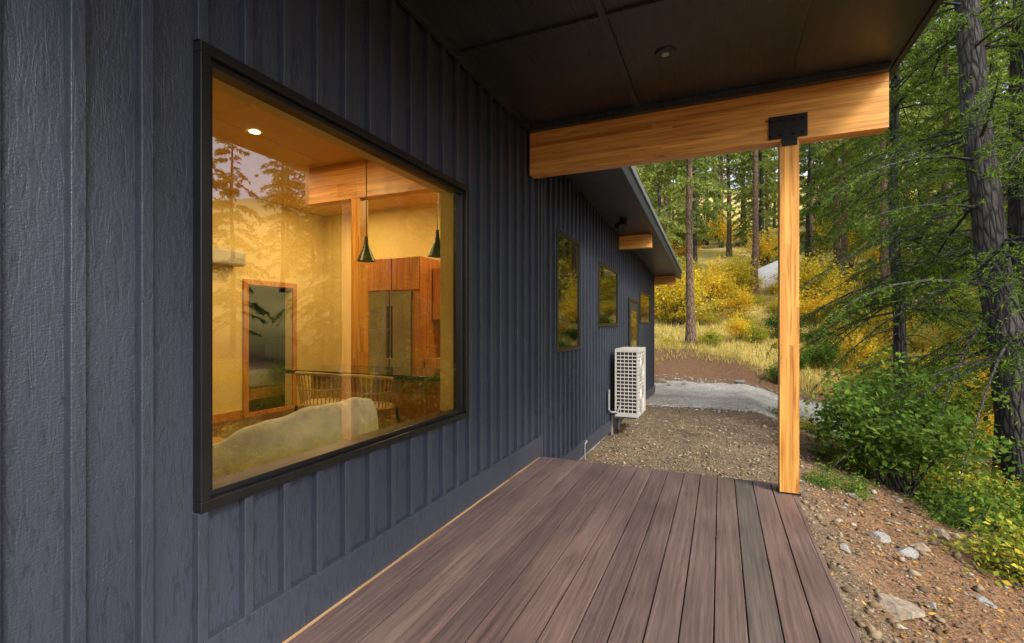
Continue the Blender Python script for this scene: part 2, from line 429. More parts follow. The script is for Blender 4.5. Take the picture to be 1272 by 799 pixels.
mb.box(WX-TH-.02,WX-TH-.002,big[0]-.03,big[1]+.03,0,big[2]-.03); mb.box(WX-TH-.02,WX-TH-.002,big[0]-.03,big[1]+.03,big[3]+.03,3.4)
mb.obj('interior_walls',['plaster'],house)
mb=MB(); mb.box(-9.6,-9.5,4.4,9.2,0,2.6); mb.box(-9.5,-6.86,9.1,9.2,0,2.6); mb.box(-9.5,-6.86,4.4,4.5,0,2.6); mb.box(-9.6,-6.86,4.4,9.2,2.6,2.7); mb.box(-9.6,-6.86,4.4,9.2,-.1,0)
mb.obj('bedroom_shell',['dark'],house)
xx=-6.9; mb=MB()
while xx<WX-TH-.1:
    mb.box(xx,min(xx+1.21,WX-TH-.001),-2.3,6.9,3.4,3.44); xx+=1.22
mb.box(-6.9,WX-TH-.001,-2.3,6.9,3.445,3.47)
mb.obj('interior_ceiling',['ceiling'],house)
mb=MB(); mb.box(-6.855,WX-TH-.001,-2.3,6.9,-.1,0.001); mb.obj('interior_floor',['floor'],house)
mb=MB(); mb.box(-10,WX-.0,-2.7,4.95,3.62,3.9)
mb.box(-10,WX-TH-.002,4.952,6.95,3.475,3.6)
mb.hexa([(WX-TH,4.95,3.365),(-1.12,4.95,3.365),(-1.12,15.35,2.832),(WX-TH,15.35,2.832),(WX-TH,4.95,3.60),(-1.12,4.95,3.60),(-1.12,15.35,3.07),(WX-TH,15.35,3.07)])
mb.hexa([(-10,6.96,3.26),(WX-TH-.002,6.96,3.26),(WX-TH-.002,15.35,2.832),(-10,15.35,2.832),(-10,6.96,3.50),(WX-TH-.002,6.96,3.50),(WX-TH-.002,15.35,3.07),(-10,15.35,3.07)])
mb.obj('main_roof',['soffit'],house)
mb=MB()
mb.hexa([(-1.118,4.95,3.33),(-1.085,4.95,3.33),(-1.085,15.37,2.797),(-1.118,15.37,2.797),(-1.118,4.95,3.58),(-1.085,4.95,3.58),(-1.085,15.37,3.05),(-1.118,15.37,3.05)])
mb.obj('main_fascia',['fascia'],house,bevel=.003)
mb=MB()
mb.hexa([(-1.2,4.95,3.602),(-1.06,4.95,3.602),(-1.06,15.39,3.072),(-1.2,15.39,3.072),(-1.2,4.95,3.612),(-1.06,4.95,3.612),(-1.06,15.39,3.082),(-1.2,15.39,3.082)])
mb.hexa([(-1.083,4.95,3.52),(-1.058,4.95,3.52),(-1.058,15.39,2.99),(-1.083,15.39,2.99),(-1.083,4.95,3.60),(-1.058,4.95,3.60),(-1.058,15.39,3.07),(-1.083,15.39,3.07)])
mb.obj('roof_flashing',['flash'],house,bevel=.002)
for yy in (9.38,14.75):
    z_=soff(yy); mb=MB()
    for i in range(6): mb.box(WX+.001,-1.2,yy,yy+.14,z_-.25+i*.041,z_-.25+i*.041+.0406)
    mb.obj('outrigger_beam',['beam'],house)
mb=MB(); z_=soff(8.2)
mb.tube([(-1.5,8.2,z_),(-1.5,8.2,z_-.04)],.06,12); mb.tube([(-1.5,8.2,z_-.04),(-1.46,8.1,z_-.14)],[.035,.05],12); mb.tube([(-1.54,8.2,z_-.04),(-1.6,8.12,z_-.12)],[.03,.045],12)
mb.obj('security_light',['steel'],house)
mb=MB(); mb.tube([(WX+.06,6.7,-.5),(WX+.06,6.7,-.28),(WX+.06,6.8,-.26),(WX-.02,6.8,-.26)],.014,8)
mb.obj('drain_pipe',['pipe'],house)

# ------------------------------------------------------------------ patio roof
pr=empty('patio_roof')
mb=MB()
xs=[WX+.002,-.70,.52,1.22]; ys=[0.0,.69,3.11,4.97]
for i in range(3):
    for j in range(3):
        mb.box(xs[i]+.001,xs[i+1]-.001,ys[j]+.001,ys[j+1]-.001,3.42,3.44)
mb.obj('soffit_panels',['soffit'],pr)
mb=MB()
mb.box(-.722,-.678,0,4.57,3.395,3.4185)
for y_ in (.69,3.11):
    mb.box(WX+.05,1.19,y_-.02,y_+.02,3.400,3.4185)
mb.box(WX+.05,1.19,4.52,4.575,3.36,3.418)
mb.box(WX+.038,WX+.08,0,4.5,3.36,3.419)
mb.obj('soffit_battens',['soffit'],pr,bevel=.002)
mb=MB(); mb.box(WX+.002,1.22,0,4.97,3.445,3.66); mb.obj('roof_deck',['fascia'],pr)
mb=MB(); mb.box(1.222,1.262,-.03,5.0,3.40,3.67); mb.box(WX+.002,1.218,4.972,5.0,3.40,3.67); mb.box(WX+.002,1.218,-.03,-.002,3.40,3.67)
mb.obj('roof_fascia',['fascia'],pr,bevel=.004)
mb=MB()
cx,cy=-.375,3.72
mb.tube([(cx,cy,3.419),(cx,cy,3.405)],[.075,.07],24); mb.obj('downlight_trim',['black'],pr,bevel=.002)
mb=MB(); mb.tube([(cx,cy,3.4045),(cx,cy,3.402)],[.03,.028],20); mb.obj('downlight_lens',['flash'],pr)

# ------------------------------------------------------------------ glulam beam & post
def lam(name,x0,x1,y0,y1,z0,z1,n,mat,seed,parent=None,vertical=False):
    r=random.Random(seed); m_=MB(); g=.0004
    if not vertical:
        h=(z1-z0)/n
        for i in range(n):
            cuts=[x0]; 
            while cuts[-1]+1.1<x1: cuts.append(cuts[-1]+r.uniform(.9,2.2))
            cuts=[c for c in cuts if c<x1-.25]+[x1]
            for a,b_ in zip(cuts[:-1],cuts[1:]):
                j=r.uniform(0,.0006)
                m_.box(a+(.0003 if a>x0 else 0),b_,y0-j,y1,z0+i*h,z0+(i+1)*h-g)
    else:
        w=(x1-x0)/n
        for i in range(n):
            cuts=[z0,z0+r.uniform(.8,1.6),z1-r.uniform(.3,.9),z1]
            for a,b_ in zip(cuts[:-1],cuts[1:]):
                j=r.uniform(0,.0006)
                m_.box(x0+i*w,x0+(i+1)*w-g,y0-j,y1,a+.0003,b_)
    return m_.obj(name,[mat],parent)
beam=empty('timber_beam'); lam('beam_laminations',WX+.038,1.2,4.6,4.74,2.945,3.415,12,'beam',2,beam)
post=empty('timber_post'); lam('post_laminations',.455,.597,4.6,4.74,.012,2.94,4,'post',4,post,True)
mb=MB()
mb.box(.372,.655,4.588,4.5985,2.965,3.155); mb.box(.372,.655,4.742,4.754,2.965,3.155)
mb.box(.47,.582,4.590,4.5985,2.90,2.9645)
for bx in (.40,.47,.56,.63):
    for bz in (3.0,3.12): mb.tube([(bx,4.588,bz),(bx,4.572,bz)],.014,6)
mb.obj('bracket_plate',['steel'],post,bevel=.001)
mb=MB(); mb.box(.445,.607,4.592,4.748,.0005,.012); mb.obj('post_base_plate',['steel'],post)

# ------------------------------------------------------------------ deck
deck=empty('wooden_deck')
x=WX+.070; bw=.1385; DE=4.86; bx=[]
while x+bw<.66: bx.append(x); x+=bw+.0060
XR=bx[-1]+bw
mb=MB(); mg=MB()
for i,x in enumerate(bx): (mg if i==len(bx)-3 else mb).box(x,x+bw,-2.4,DE,-.025,0)
mb.obj('deck_boards',['deck'],deck,bevel=.003); mg.obj('deck_board_weathered',['deck_grey'],deck,bevel=.003)
mb=MB(); mb.box(XR+.003,XR+.028,-2.4,DE+.03,-.26,-.004); mb.box(WX+.06,XR,DE+.003,DE+.028,-.26,-.004)
mb.obj('deck_fascia',['deck'],deck,bevel=.002)
mb=MB(); mb.box(WX+.0435,WX+.064,-2.4,DE,-.05,-.006); mb.obj('deck_ledger',['tan'],deck)
mb=MB()
for yy in np.arange(-2.2,4.8,.41): mb.box(WX+.046,XR-.01,yy,yy+.038,-.2,-.027)
for yy in (-2,.3,2.5,4.6):
    mb.box(.35,.49,yy,yy+.14,-1.2,-.2)
mb.obj('deck_joists',['soffit'],deck)

# ------------------------------------------------------------------ interior objects
lam('interior_glulam_beam',-4.8,WX-TH-.03,4.6,4.74,2.945,3.398,11,'beam',12,house)
lam('interior_post',-4.12,-3.98,4.6,4.74,0,2.94,4,'post',14,house,True)
frame('door_trim',5.12,6.12,-.02,2.12,.08,-6.699,-6.66,'wood_trim',house)
bd=empty('bed'); mb=MB(); mb.box(-9.3,-7.5,5.6,7.6,.3,.62); mb.obj('duvet',['bed'],bd,bevel=.08,seg=4)
mb=MB(); mb.box(-9.35,-7.45,5.55,7.7,.12,.298); mb.box(-9.35,-7.45,7.7,7.78,.12,1.1); mb.obj('bed_frame',['wood_v'],bd)
mb=MB(); mb.box(-6.69,-6.45,4.3,5.0,2.28,2.5); mb.obj('wall_heater',['acwhite'],house,bevel=.03)
mb=MB(); mb.box(-6.699,-6.68,-2.2,5.1,0,.12); mb.box(-6.67,-2.0,6.71,6.729,0,.12); mb.obj('baseboard',['wood_trim'],house)
cab=empty('kitchen_cabinet')
mb=MB(); mb.box(-5.15,-4.15,6.1,6.7,.1,2.45); mb.box(-5.12,-4.18,6.14,6.7,0,.1)
mb.obj('carcass',['wood_v'],cab,bevel=.004)
mb=MB(); 
for a,b_ in ((-5.14,-4.66),(-4.64,-4.16)):
    mb.box(a,b_,6.075,6.098,1.95,2.44)
mb.obj('cabinet_doors',['wood_v'],cab,bevel=.004)
mb=MB(); mb.box(-5.06,-4.68,6.05,6.098,.75,1.93); mb.box(-4.67,-4.28,6.05,6.098,.75,1.93); mb.box(-5.06,-4.28,6.05,6.098,.12,.735)
mb.tube([(-4.71,6.03,.9),(-4.71,6.03,1.7)],.012,8); mb.tube([(-4.64,6.03,.9),(-4.64,6.03,1.7)],.012,8)
mb.obj('refrigerator_doors',['inox'],cab,bevel=.006)
mb=MB(); mb.box(-4.13,-2.1,6.2,6.7,0,.9); mb.box(-4.13,-2.1,6.42,6.7,1.5,2.3); mb.obj('base_units',['wood_v'],cab,bevel=.004)
isl=empty('kitchen_island')
mb=MB(); mb.box(-4.2,-2.5,4.05,4.58,0,.88); mb.obj('island_base',['wood_v'],isl,bevel=.004)
mb=MB(); mb.box(-4.4,-2.4,3.85,4.59,.882,.925); mb.obj('island_top',['darkgl'],isl,bevel=.004)
def stool(cx,cy):
    s=empty('bar_stool',(0,0,0)); m_=MB()
    for dx,dy in ((-.17,-.17),(.17,-.17),(.17,.17),(-.17,.17)):
        m_.tube([(cx+dx*1.25,cy+dy*1.25,0),(cx+dx,cy+dy,.64)],.014,8)
    m_.tube([(cx-.2,cy-.2,.25),(cx+.2,cy-.2,.25),(cx+.2,cy+.2,.25),(cx-.2,cy+.2,.25),(cx-.2,cy-.2,.25)],.009,6)
    m_.obj('legs',['steel'],s)
    m_=MB(); m_.tube([(cx,cy,.63),(cx,cy,.65),(cx,cy,.67)],[.2,.225,.2],20)
    top=[];mid=[]
    for i in range(19):
        t=math.pi+math.pi*i/18.0
        p=(cx+.25*math.cos(t),cy+.25*math.sin(t)*.95); zt=.92+.04*math.sin(math.pi*i/18)
        q=(cx+.2*math.cos(t),cy+.2*math.sin(t))
        top.append((p[0],p[1],zt)); m_.tube([(q[0],q[1],.66),(p[0],p[1],zt)],.006,5)
        mid.append(((p[0]+q[0])/2,(p[1]+q[1])/2,.8))
    m_.tube(top,.016,8); m_.tube(mid,.007,6)
    m_.obj('rattan_seat',['rattan'],s)
stool(-3.55,3.58); stool(-2.98,3.58)
def pendant(cx,cy):
    s=empty('pendant_lamp'); m_=MB()
    m_.tube([(cx,cy,3.4),(cx,cy,2.4)],.006,6); m_.tube([(cx,cy,3.4),(cx,cy,3.38)],.05,14)
    m_.tube([(cx,cy,2.42),(cx,cy,2.35),(cx,cy,2.30),(cx,cy,2.14)],[.018,.022,.035,.105],24,cap=False)
    m_.obj('shade',['steel'],s,smooth=True)
    m_=MB(); m_.tube([(cx,cy,2.2),(cx,cy,2.17)],[.03,.035],12); m_.obj('bulb',['lamp'],s)
pendant(-3.72,4.4); pendant(-2.77,4.4)
# lounge chair with wrap-around shell back
ch=empty('lounge_chair'); m_=MB()
NA,NP=40,16; cx,cy=-2.93,2.66
vs=[]
for i in range(NA+1):
    t=math.radians(-100+200*i/NA)
    en=math.sin(math.pi*i/NA)**.35 if 0<i<NA else .05
    top=.55+.32*(.5+.5*math.cos(t*.85))
    for k in range(NP):
        a=2*math.pi*k/NP
        ca,sa=math.cos(a),math.sin(a)
        rr=.105*en*math.copysign(abs(ca)**.7,ca); zz=.5*(top+.12)+.5*(top-.12)*math.copysign(abs(sa)**.6,sa)*(.35+.65*en)
        lump=.014*math.sin(9*t+3*a)+.008*math.sin(17*t-2*a)
        vs.append((cx+(.46+rr+lump)*math.cos(t)*.95, cy+(.62+rr)*math.sin(t), zz+lump))
b0=len(m_.v); m_.v+=vs
for i in range(NA):
    for k in range(NP):
        m_.f.append((b0+i*NP+k,b0+i*NP+(k+1)%NP,b0+(i+1)*NP+(k+1)%NP,b0+(i+1)*NP+k)); m_.m.append(0)
m_.f.append(tuple(b0+k for k in range(NP))); m_.m.append(0); m_.f.append(tuple(b0+NA*NP+k for k in reversed(range(NP)))); m_.m.append(0)
m_.obj('backrest',['fabric'],ch,smooth=True,sub=1)
m_=MB(); m_.tube([(cx-.02,cy,.12),(cx-.02,cy,.16),(cx-.02,cy,.40),(cx-.02,cy,.44)],[.40,.46,.46,.38],32); m_.obj('seat_cushion',['fabric'],ch,smooth=True)
m_=MB(); m_.tube([(cx,cy,0),(cx,cy,.12)],[.32,.30],24); m_.obj('base',['steel'],ch)
tb=empty('coffee_table'); m_=MB()
m_.box(-4.1,-3.3,1.9,2.75,.42,.46)
for dx in (-4.05,-3.41):
    for dy in (1.95,2.64): m_.box(dx,dx+.06,dy,dy+.06,0,.418)
m_.box(-4.05,-3.35,1.95,2.7,.14,.16); m_.obj('table_top',['wood_top'],tb,bevel=.004)
m_=MB()
for i in range(8): m_.tube([(-3.7+.22*math.cos(t),2.35+.22*math.sin(t),.18+i*.025) for t in np.linspace(0,2*math.pi,21)],.013,6)
m_.obj('woven_basket',['rattan'],tb)
for i,(lx,ly) in enumerate(((-4.4,3.5),(-2.9,6.0),(-5.4,5.6),(-5.2,1.0))):
    m_=MB(); m_.tube([(lx,ly,3.399),(lx,ly,3.392)],.05,20); m_.obj('recessed_lamp',['lamp'],house)
    l=bpy.data.lights.new('recessed_light','AREA'); l.shape='DISK'; l.size=.35; l.energy=44; l.color=(1,.70,.30)
    o=bpy.data.objects.new('recessed_light',l); COL.objects.link(o); o.location=(lx,ly,3.36); o.parent=house

# ------------------------------------------------------------------ AC unit
ac=empty('air_conditioner_unit')
x0,x1,y0,y1,z0,z1=-1.70,-1.30,8.45,9.35,-.18,1.0
mb=MB()
mb.box(x0+.02,x1-.02,y0+.02,y1-.02,z0+.02,z1-.02); mb.obj('coil_core',['acdark'],ac)
mb=MB()
mb.box(x0,x1,y0,y1,z1-.06,z1); mb.box(x0,x1,y0,y1,z0,z0+.07)
for (a,b_) in ((x0,x0+.03),(x1-.03,x1)):
    mb.box(a,b_,y0,y0+.03,z0+.07,z1-.06); mb.box(a,b_,y1-.03,y1,z0+.07,z1-.06)
mb.box(x1-.02,x1-.001,y1-.22,y1-.03,z0+.07,z1-.06)
zz=z0+.12
while zz<z1-.08:
    mb.box(x0+.03,x1-.03,y0+.002,y0+.018,zz,zz+.020)
    mb.box(x1-.017,x1-.002,y0+.03,y1-.22,zz,zz+.03); zz+=.062
for i in range(1,5):
    xx=x0+.03+i*(x1-x0-.06)/5; mb.box(xx-.005,xx+.005,y0,y0+.02,z0+.07,z1-.06)
for i in range(1,4):
    yy=y0+i*.17; mb.box(x1-.019,x1,yy-.008,yy+.008,z0+.07,z1-.06)
mb.obj('casing',['acwhite'],ac,bevel=.004)
mb=MB()
for cz in (.12,.68):
    for r_ in (.05,.1,.15,.2,.245):
        mb.tube([(x1+.012,y0+.36+r_*math.cos(t),cz+r_*math.sin(t)) for t in np.linspace(0,2*math.pi,25)],.005,5)
mb.obj('fan_guard',['acwhite'],ac)
mb=MB()
for yy in (y0+.12,y1-.16): mb.box(WX+.045,x1-.02,yy,yy+.04,z0-.05,z0-.002); mb.box(WX+.045,WX+.07,yy,yy+.04,z0-.4,z0-.05)
mb.tube([(WX+.06,8.3,.3),(WX+.06,8.3,-.05),(WX+.08,8.38,-.1),(x0+.05,y0-.02,-.1),(x0+.1,y0+.01,.05)],.018,8)
mb.obj('bracket_and_lines',['pipe'],ac)

# ------------------------------------------------------------------ distant white tent
tx,ty=2.95,40.0; tz=float(gz(tx,ty))
tent=empty('white_tent'); mb=MB()
mb.v+=[(tx-1.0,ty-1,tz-.3),(tx+1.0,ty-1,tz-.3),(tx+1.0,ty+1.5,tz-.3),(tx-1.0,ty+1.5,tz-.3),(tx-1.0,ty-1,tz+1.1),(tx+1.0,ty-1,tz+1.1),(tx+1.0,ty+1.5,tz+1.1),(tx-1.0,ty+1.5,tz+1.1),(tx+.8,ty-1,tz+1.9),(tx+.8,ty+1.5,tz+1.9)]
for f in ((0,1,5,8,4),(3,7,9,6,2),(4,8,9,7),(8,5,6,9),(0,4,7,3),(1,2,6,5)): mb.f.append(f); mb.m.append(0)
mb.obj('canvas',['tent'],tent)

# ------------------------------------------------------------------ vegetation
def nrm(a): return a/np.maximum(np.linalg.norm(a,axis=-1,keepdims=True),1e-6)
def conifer(name,seed,Ht,cb,nb,maxL,r0,ntw,nn,nl,nw,droop,bark,needle,tstep=16,dead=0):
    rg=np.random.default_rng(seed)
    Vs=[];Fs=[];Ms=[];off=0
    ns=12; zs=np.linspace(-.6,Ht,tstep)
    wob=np.cumsum(rg.normal(0,.03,(tstep,2)),0); wob[0:2]=0
    rad=r0*(1-np.clip(zs,0,None)/Ht)**.85+.01; rad[0]*=1.5; rad[1]*=1.05
    for i in range(tstep):
        t=np.linspace(0,2*np.pi,ns,endpoint=False)
        rr=rad[i]*(1+rg.normal(0,.05,ns))
        Vs.append(np.stack([wob[i,0]+rr*np.cos(t),wob[i,1]+rr*np.sin(t),np.full(ns,zs[i])],-1))
    for i in range(tstep-1):
        for k in range(ns):
            a=i*ns+k;b_=i*ns+(k+1)%ns
            Fs.append(np.array([[a,b_,b_+ns],[a,b_+ns,a+ns]]));Ms+= [0,0]
    off=ns*tstep
    Tt=[]
    def tube3(P,r):
        nonlocal off
        k=len(P); r=np.linspace(r,.15*r,k)
        a=np.array([[0,0,1.],[.87,0,-.5],[-.87,0,-.5]])
        d=nrm(P[-1]-P[0]); s=nrm(np.cross(d,[0,0,1.])); u=np.cross(s,d)
        for i in range(k):
            Vs.append(P[i]+r[i]*(a[:,2:3]*u+a[:,0:1]*s))
        for i in range(k-1):
            for j in range(3):
                p=off+i*3+j;q=off+i*3+(j+1)%3
                Fs.append(np.array([[p,q,q+3],[p,q+3,p+3]]));Ms.extend([0,0])
        off+=3*k
    NB=nb+dead
    for b in range(NB):
        isd=b>=nb
        f=rg.random()
        z0=Ht*(cb+(1-cb)*f*.98) if not isd else Ht*rg.uniform(.05,cb+.05)
        L=maxL*(1-f)**.7*rg.uniform(.5,1.15)+.25
        if isd: L=rg.uniform(.3,1.2)
        az=rg.uniform(0,2*np.pi); out=np.array([np.cos(az),np.sin(az),0]); side=np.array([-np.sin(az),np.cos(az),0]); up=np.array([0,0,1.])
        rise=rg.uniform(-.2,.25)+.35*f; dr=droop*rg.uniform(.6,1.3)
        ci=min(tstep-1,int(z0/Ht*(tstep-1)))
        base=np.array([wob[ci,0],wob[ci,1],z0])
        bend=rg.uniform(-.25,.25)
        Pf=lambda s: base+out*L*s[:,None]+up*L*(rise*s-dr*s*s)[:,None]+side*L*bend*(s*s)[:,None]
        tube3(Pf(np.linspace(0,1,6)),.010*L+.006)
        if isd: continue
        m=max(4,int(ntw*(.35+.65*L/maxL)))
        s=np.sort(rg.uniform(.10,1,m)); P=Pf(s)
        T=nrm(Pf(s+.02)-P)
        sg=np.where(np.arange(m)%2==0,1,-1)[:,None]
        tl=(L*.30*(1.05-.75*s)*rg.uniform(.6,1.25,m)+.08)
        td=nrm(T*.75+side*sg*rg.uniform(.45,1.0,(m,1))+up*rg.uniform(-.45,.08,(m,1)))
        w=rg.uniform(0.02,1,(m,nn))
        pos=P[:,None]+td[:,None]*(tl[:,None]*w)[...,None]-up*(tl[:,None]*.22*w*w)[...,None]
        nd=nrm(td[:,None]*.6+rg.normal(0,.5,(m,nn,3)))
        wv=nrm(np.cross(nd,rg.normal(0,1,(m,nn,3))))*nw
        l=nl*rg.uniform(.6,1.2,(m,nn,1))
        tri=np.stack([pos-wv*.5,pos+wv*.5+nd*l*.15,pos+nd*l],2).reshape(-1,3,3)
        st=np.stack([P-up*.006,P+up*.006,P+td*tl[:,None]-up*(tl*.22)[:,None]],1)
        Tt.append((tri,1)); Tt.append((st,0))
    for tri,mi in Tt:
        k=len(tri); Vs.append(tri.reshape(-1,3)); Fs.append(off+np.arange(k*3).reshape(-1,3)); Ms.extend([mi]*k); off+=k*3
    return npmesh(name,np.concatenate(Vs),np.concatenate(Fs),[bark,needle],Ms)

def shrub(name,seed,nst,Hh,R,nleaf,leaf,mat,bark='bark_d',spread=.16):
    rg=np.random.default_rng(seed); mb=MB(); sites=[]
    for i in range(nst):
        az=rg.uniform(0,2*np.pi); r=R*math.sqrt(rg.uniform(.02,1)); h=Hh*rg.uniform(.45,1)*(1-.35*(r/R)**2)
        b=np.array([rg.normal(0,R*.12),rg.normal(0,R*.12),-.1]); e=np.array([r*np.cos(az),r*np.sin(az),h])
        mid=b*.5+e*.5+np.array([0,0,h*.15]); 
        pts=[b,b*.6+mid*.4,mid,e*.6+mid*.4,e]
        mb.tube([tuple(p) for p in pts],[.006*Hh+.004,.005*Hh+.003,.004*Hh+.002,.003,.002],4,cap=False)
        for k in range(7):
            t=rg.uniform(.3,1.05); p=mid+(e-mid)*(t-.4)/.6 if t>.4 else b+(mid-b)*t/.4
            q=p+rg.normal(0,1,3)*np.array([.16,.16,.10])*R
            mb.tube([tuple(p),tuple(q)],[.003,.0015],3,cap=False)
            sites.append(q)
    sites=np.array(sites)
    ii=rg.integers(0,len(sites),nleaf)
    P=sites[ii]+rg.normal(0,1,(nleaf,3))*np.array([spread,spread,spread*.6])*R
    P[:,2]=np.maximum(P[:,2],.02)
    n=nrm(rg.normal(0,.7,(nleaf,3))+np.array([0,0,1.]))
    a=nrm(np.cross(n,rg.normal(0,1,(nleaf,3)))); c=np.cross(n,a)
    l=(leaf*rg.uniform(.5,1.2,nleaf))[:,None]
    q=np.stack([P-a*l,P-c*l*.62,P+a*l-n*l*.25,P+c*l*.62],1)
    nv=len(mb.v)
    V=np.concatenate([np.array(mb.v),q.reshape(-1,3)]); F4=[f for f in mb.f]
    F=np.concatenate([np.array(F4),nv+np.arange(nleaf*4).reshape(-1,4)])
    return npmesh(name,V,F,[bark,mat],[0]*len(F4)+[1]*nleaf)

cn1=conifer('fir_near_a',11,21,.12,135,3.2,.27,28,22,.095,.018,.45,'bark_d','needle',26,40)
cn2=conifer('fir_near_b',12,14,.20,110,2.6,.12,28,22,.09,.018,.5,'bark_d','needle',22,30)
def tree(name,me,x,y,rot=(0,0,0),s=1): return link(name,me,None,(x,y,float(gz(x,y))-.05),rot,s)
tree('fir_tree',cn1,4.75,11.3,(0,0,.4),1.0)
tree('fir_tree',cn1,4.35,9.9,(math.radians(-1),math.radians(4.5),2.4),.9)
tree('slim_fir_tree',cn2,3.3,12.0,(0,math.radians(.8),1.0),1.0)
tree('slim_fir_tree',cn2,8.0,15.0,(0,0,3.0),1.3)
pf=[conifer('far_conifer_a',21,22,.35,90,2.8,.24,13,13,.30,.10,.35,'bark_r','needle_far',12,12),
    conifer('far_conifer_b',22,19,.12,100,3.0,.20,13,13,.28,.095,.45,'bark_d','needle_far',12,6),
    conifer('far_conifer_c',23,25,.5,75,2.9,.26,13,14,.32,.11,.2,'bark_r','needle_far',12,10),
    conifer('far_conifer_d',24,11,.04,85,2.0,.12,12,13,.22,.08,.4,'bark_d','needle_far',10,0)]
tree('pine_tree',pf[0],-1.3,24.5,(0,0,.4),.85)
tree('pine_tree',pf[2],2.1,37,(0,0,1.4),.9)
tree('pine_tree',pf[2],7.6,30,(0,math.radians(6),1.4),.8)
tree('pine_tree',pf[1],9.5,24,(0,0,2.4),.9)
rf=random.Random(8)
forest=empty('background_forest')
def addf(x,y,k=None,s=None):
    k=rf.choice([0,1,2,0,1,3,1]) if k is None else k
    s=s or rf.uniform(.8,1.2)
    link('forest_tree',pf[k],forest,(x,y,float(gz(x,y))-.2),(0,rf.uniform(-.03,.03),rf.uniform(0,6.28)),s)
for i in range(8):
    y=42+i*6.5
    x=-.32*y-6
    while x<.80*y+12:
        xx=x+rf.uniform(-2,2); yy=y+rf.uniform(-2.5,2.5)
        if not(yy<47 and -3<xx<7): addf(xx,yy,s=rf.uniform(.8,1.2)*(1+.02*i))
        x+=4.8
for i in range(22):
    x=rf.uniform(15,40); y=rf.uniform(2,38)
    addf(x,y)
for (x,y,k,s) in ((-3.5,31,1,.8),(-6,28,0,1),(11,33,0,1),(5.9,42,1,.8),(9.5,38,3,1),(13,27,1,.9)):
    addf(x,y,k,s)
for i in range(8):
    addf(rf.uniform(-25,-7),rf.uniform(28,38))
sh_y=shrub('yellow_shrub_mesh',31,16,2.2,1.3,3000,.06,'leaf_y')
sh_m=shrub('mixed_shrub_mesh',32,16,1.6,1.2,2800,.06,'leaf_m')
sh_g=shrub('green_shrub_mesh',33,26,2.1,1.05,5200,.052,'leaf_g',spread=.13)
sh_l=shrub('low_plant_mesh',34,16,.5,.6,1200,.035,'leaf_g',spread=.2)
sh_ly=shrub('low_yellow_mesh',35,16,.55,.7,1200,.035,'leaf_m',spread=.2)
tree('green_shrub',sh_g,2.45,8.9,(0,0,.5),1.0)
tree('green_shrub',sh_g,3.0,10.6,(0,0,2.5),1.05)
tree('green_shrub',sh_g,1.9,19.4,(0,0,2.5),.45)
tree('green_shrub',sh_g,3.0,27,(0,0,1.5),.8)
und=empty('hillside_shrubs')
def addu(x,y,me,s): link('shrub',me,und,(x,y,float(gz(x,y))-.05),(0,0,rf.uniform(0,6.28)),(s,s,s*rf.uniform(.8,1.3)))
for i in range(230):
    y=21.5+24*rf.random(); x=rf.uniform(-5-.1*y,.7*y+6)
    if y<24 and -2<x<1: continue
    addu(x,y,rf.choice([sh_y,sh_y,sh_y,sh_m,sh_m,sh_m,sh_g]),rf.uniform(.3,.8)*(1 if y>27 else .75))
for i in range(80):
    y=44+30*rf.random(); x=rf.uniform(-.3*y,.75*y+8)
    addu(x,y,rf.choice([sh_y,sh_y,sh_m,sh_g]),rf.uniform(.9,2.0))
for i in range(90):
    x=rf.uniform(4.6,18); y=rf.uniform(7,24)
    addu(x,y,rf.choice([sh_y,sh_y,sh_m,sh_m,sh_g]),rf.uniform(.35,.95))
for (x,y,s) in ((-2.2,28,1.3),(-.6,33,1.2),(5.5,34,1.5),(4.6,30,1.0),(6.8,26,1.1),(-3,30,1.5),(0.8,29,.8),(2.2,38,.6),(3.2,37.5,.5),(4.4,38,.75),(1.0,36,1.1),(5.2,24,.8)):
    addu(x,y,sh_y,s)
low=empty('low_ground_plants')
for i in range(80):
    x=rf.uniform(2.6,7.5); y=rf.uniform(5.5,13)
    if x<1.7+.12*y: continue
    link('plant',rf.choice([sh_l,sh_ly,sh_ly]),low,(x,y,float(gz(x,y))-.03),(0,0,rf.uniform(0,6.28)),rf.uniform(.5,1.1))
for i in range(22):
    x=rf.uniform(1.2,3); y=rf.uniform(7.5,13.5)
    link('plant',rf.choice([sh_l,sh_ly]),low,(x,y,float(gz(x,y))-.03),(0,0,rf.uniform(0,6.28)),rf.uniform(.25,.6))

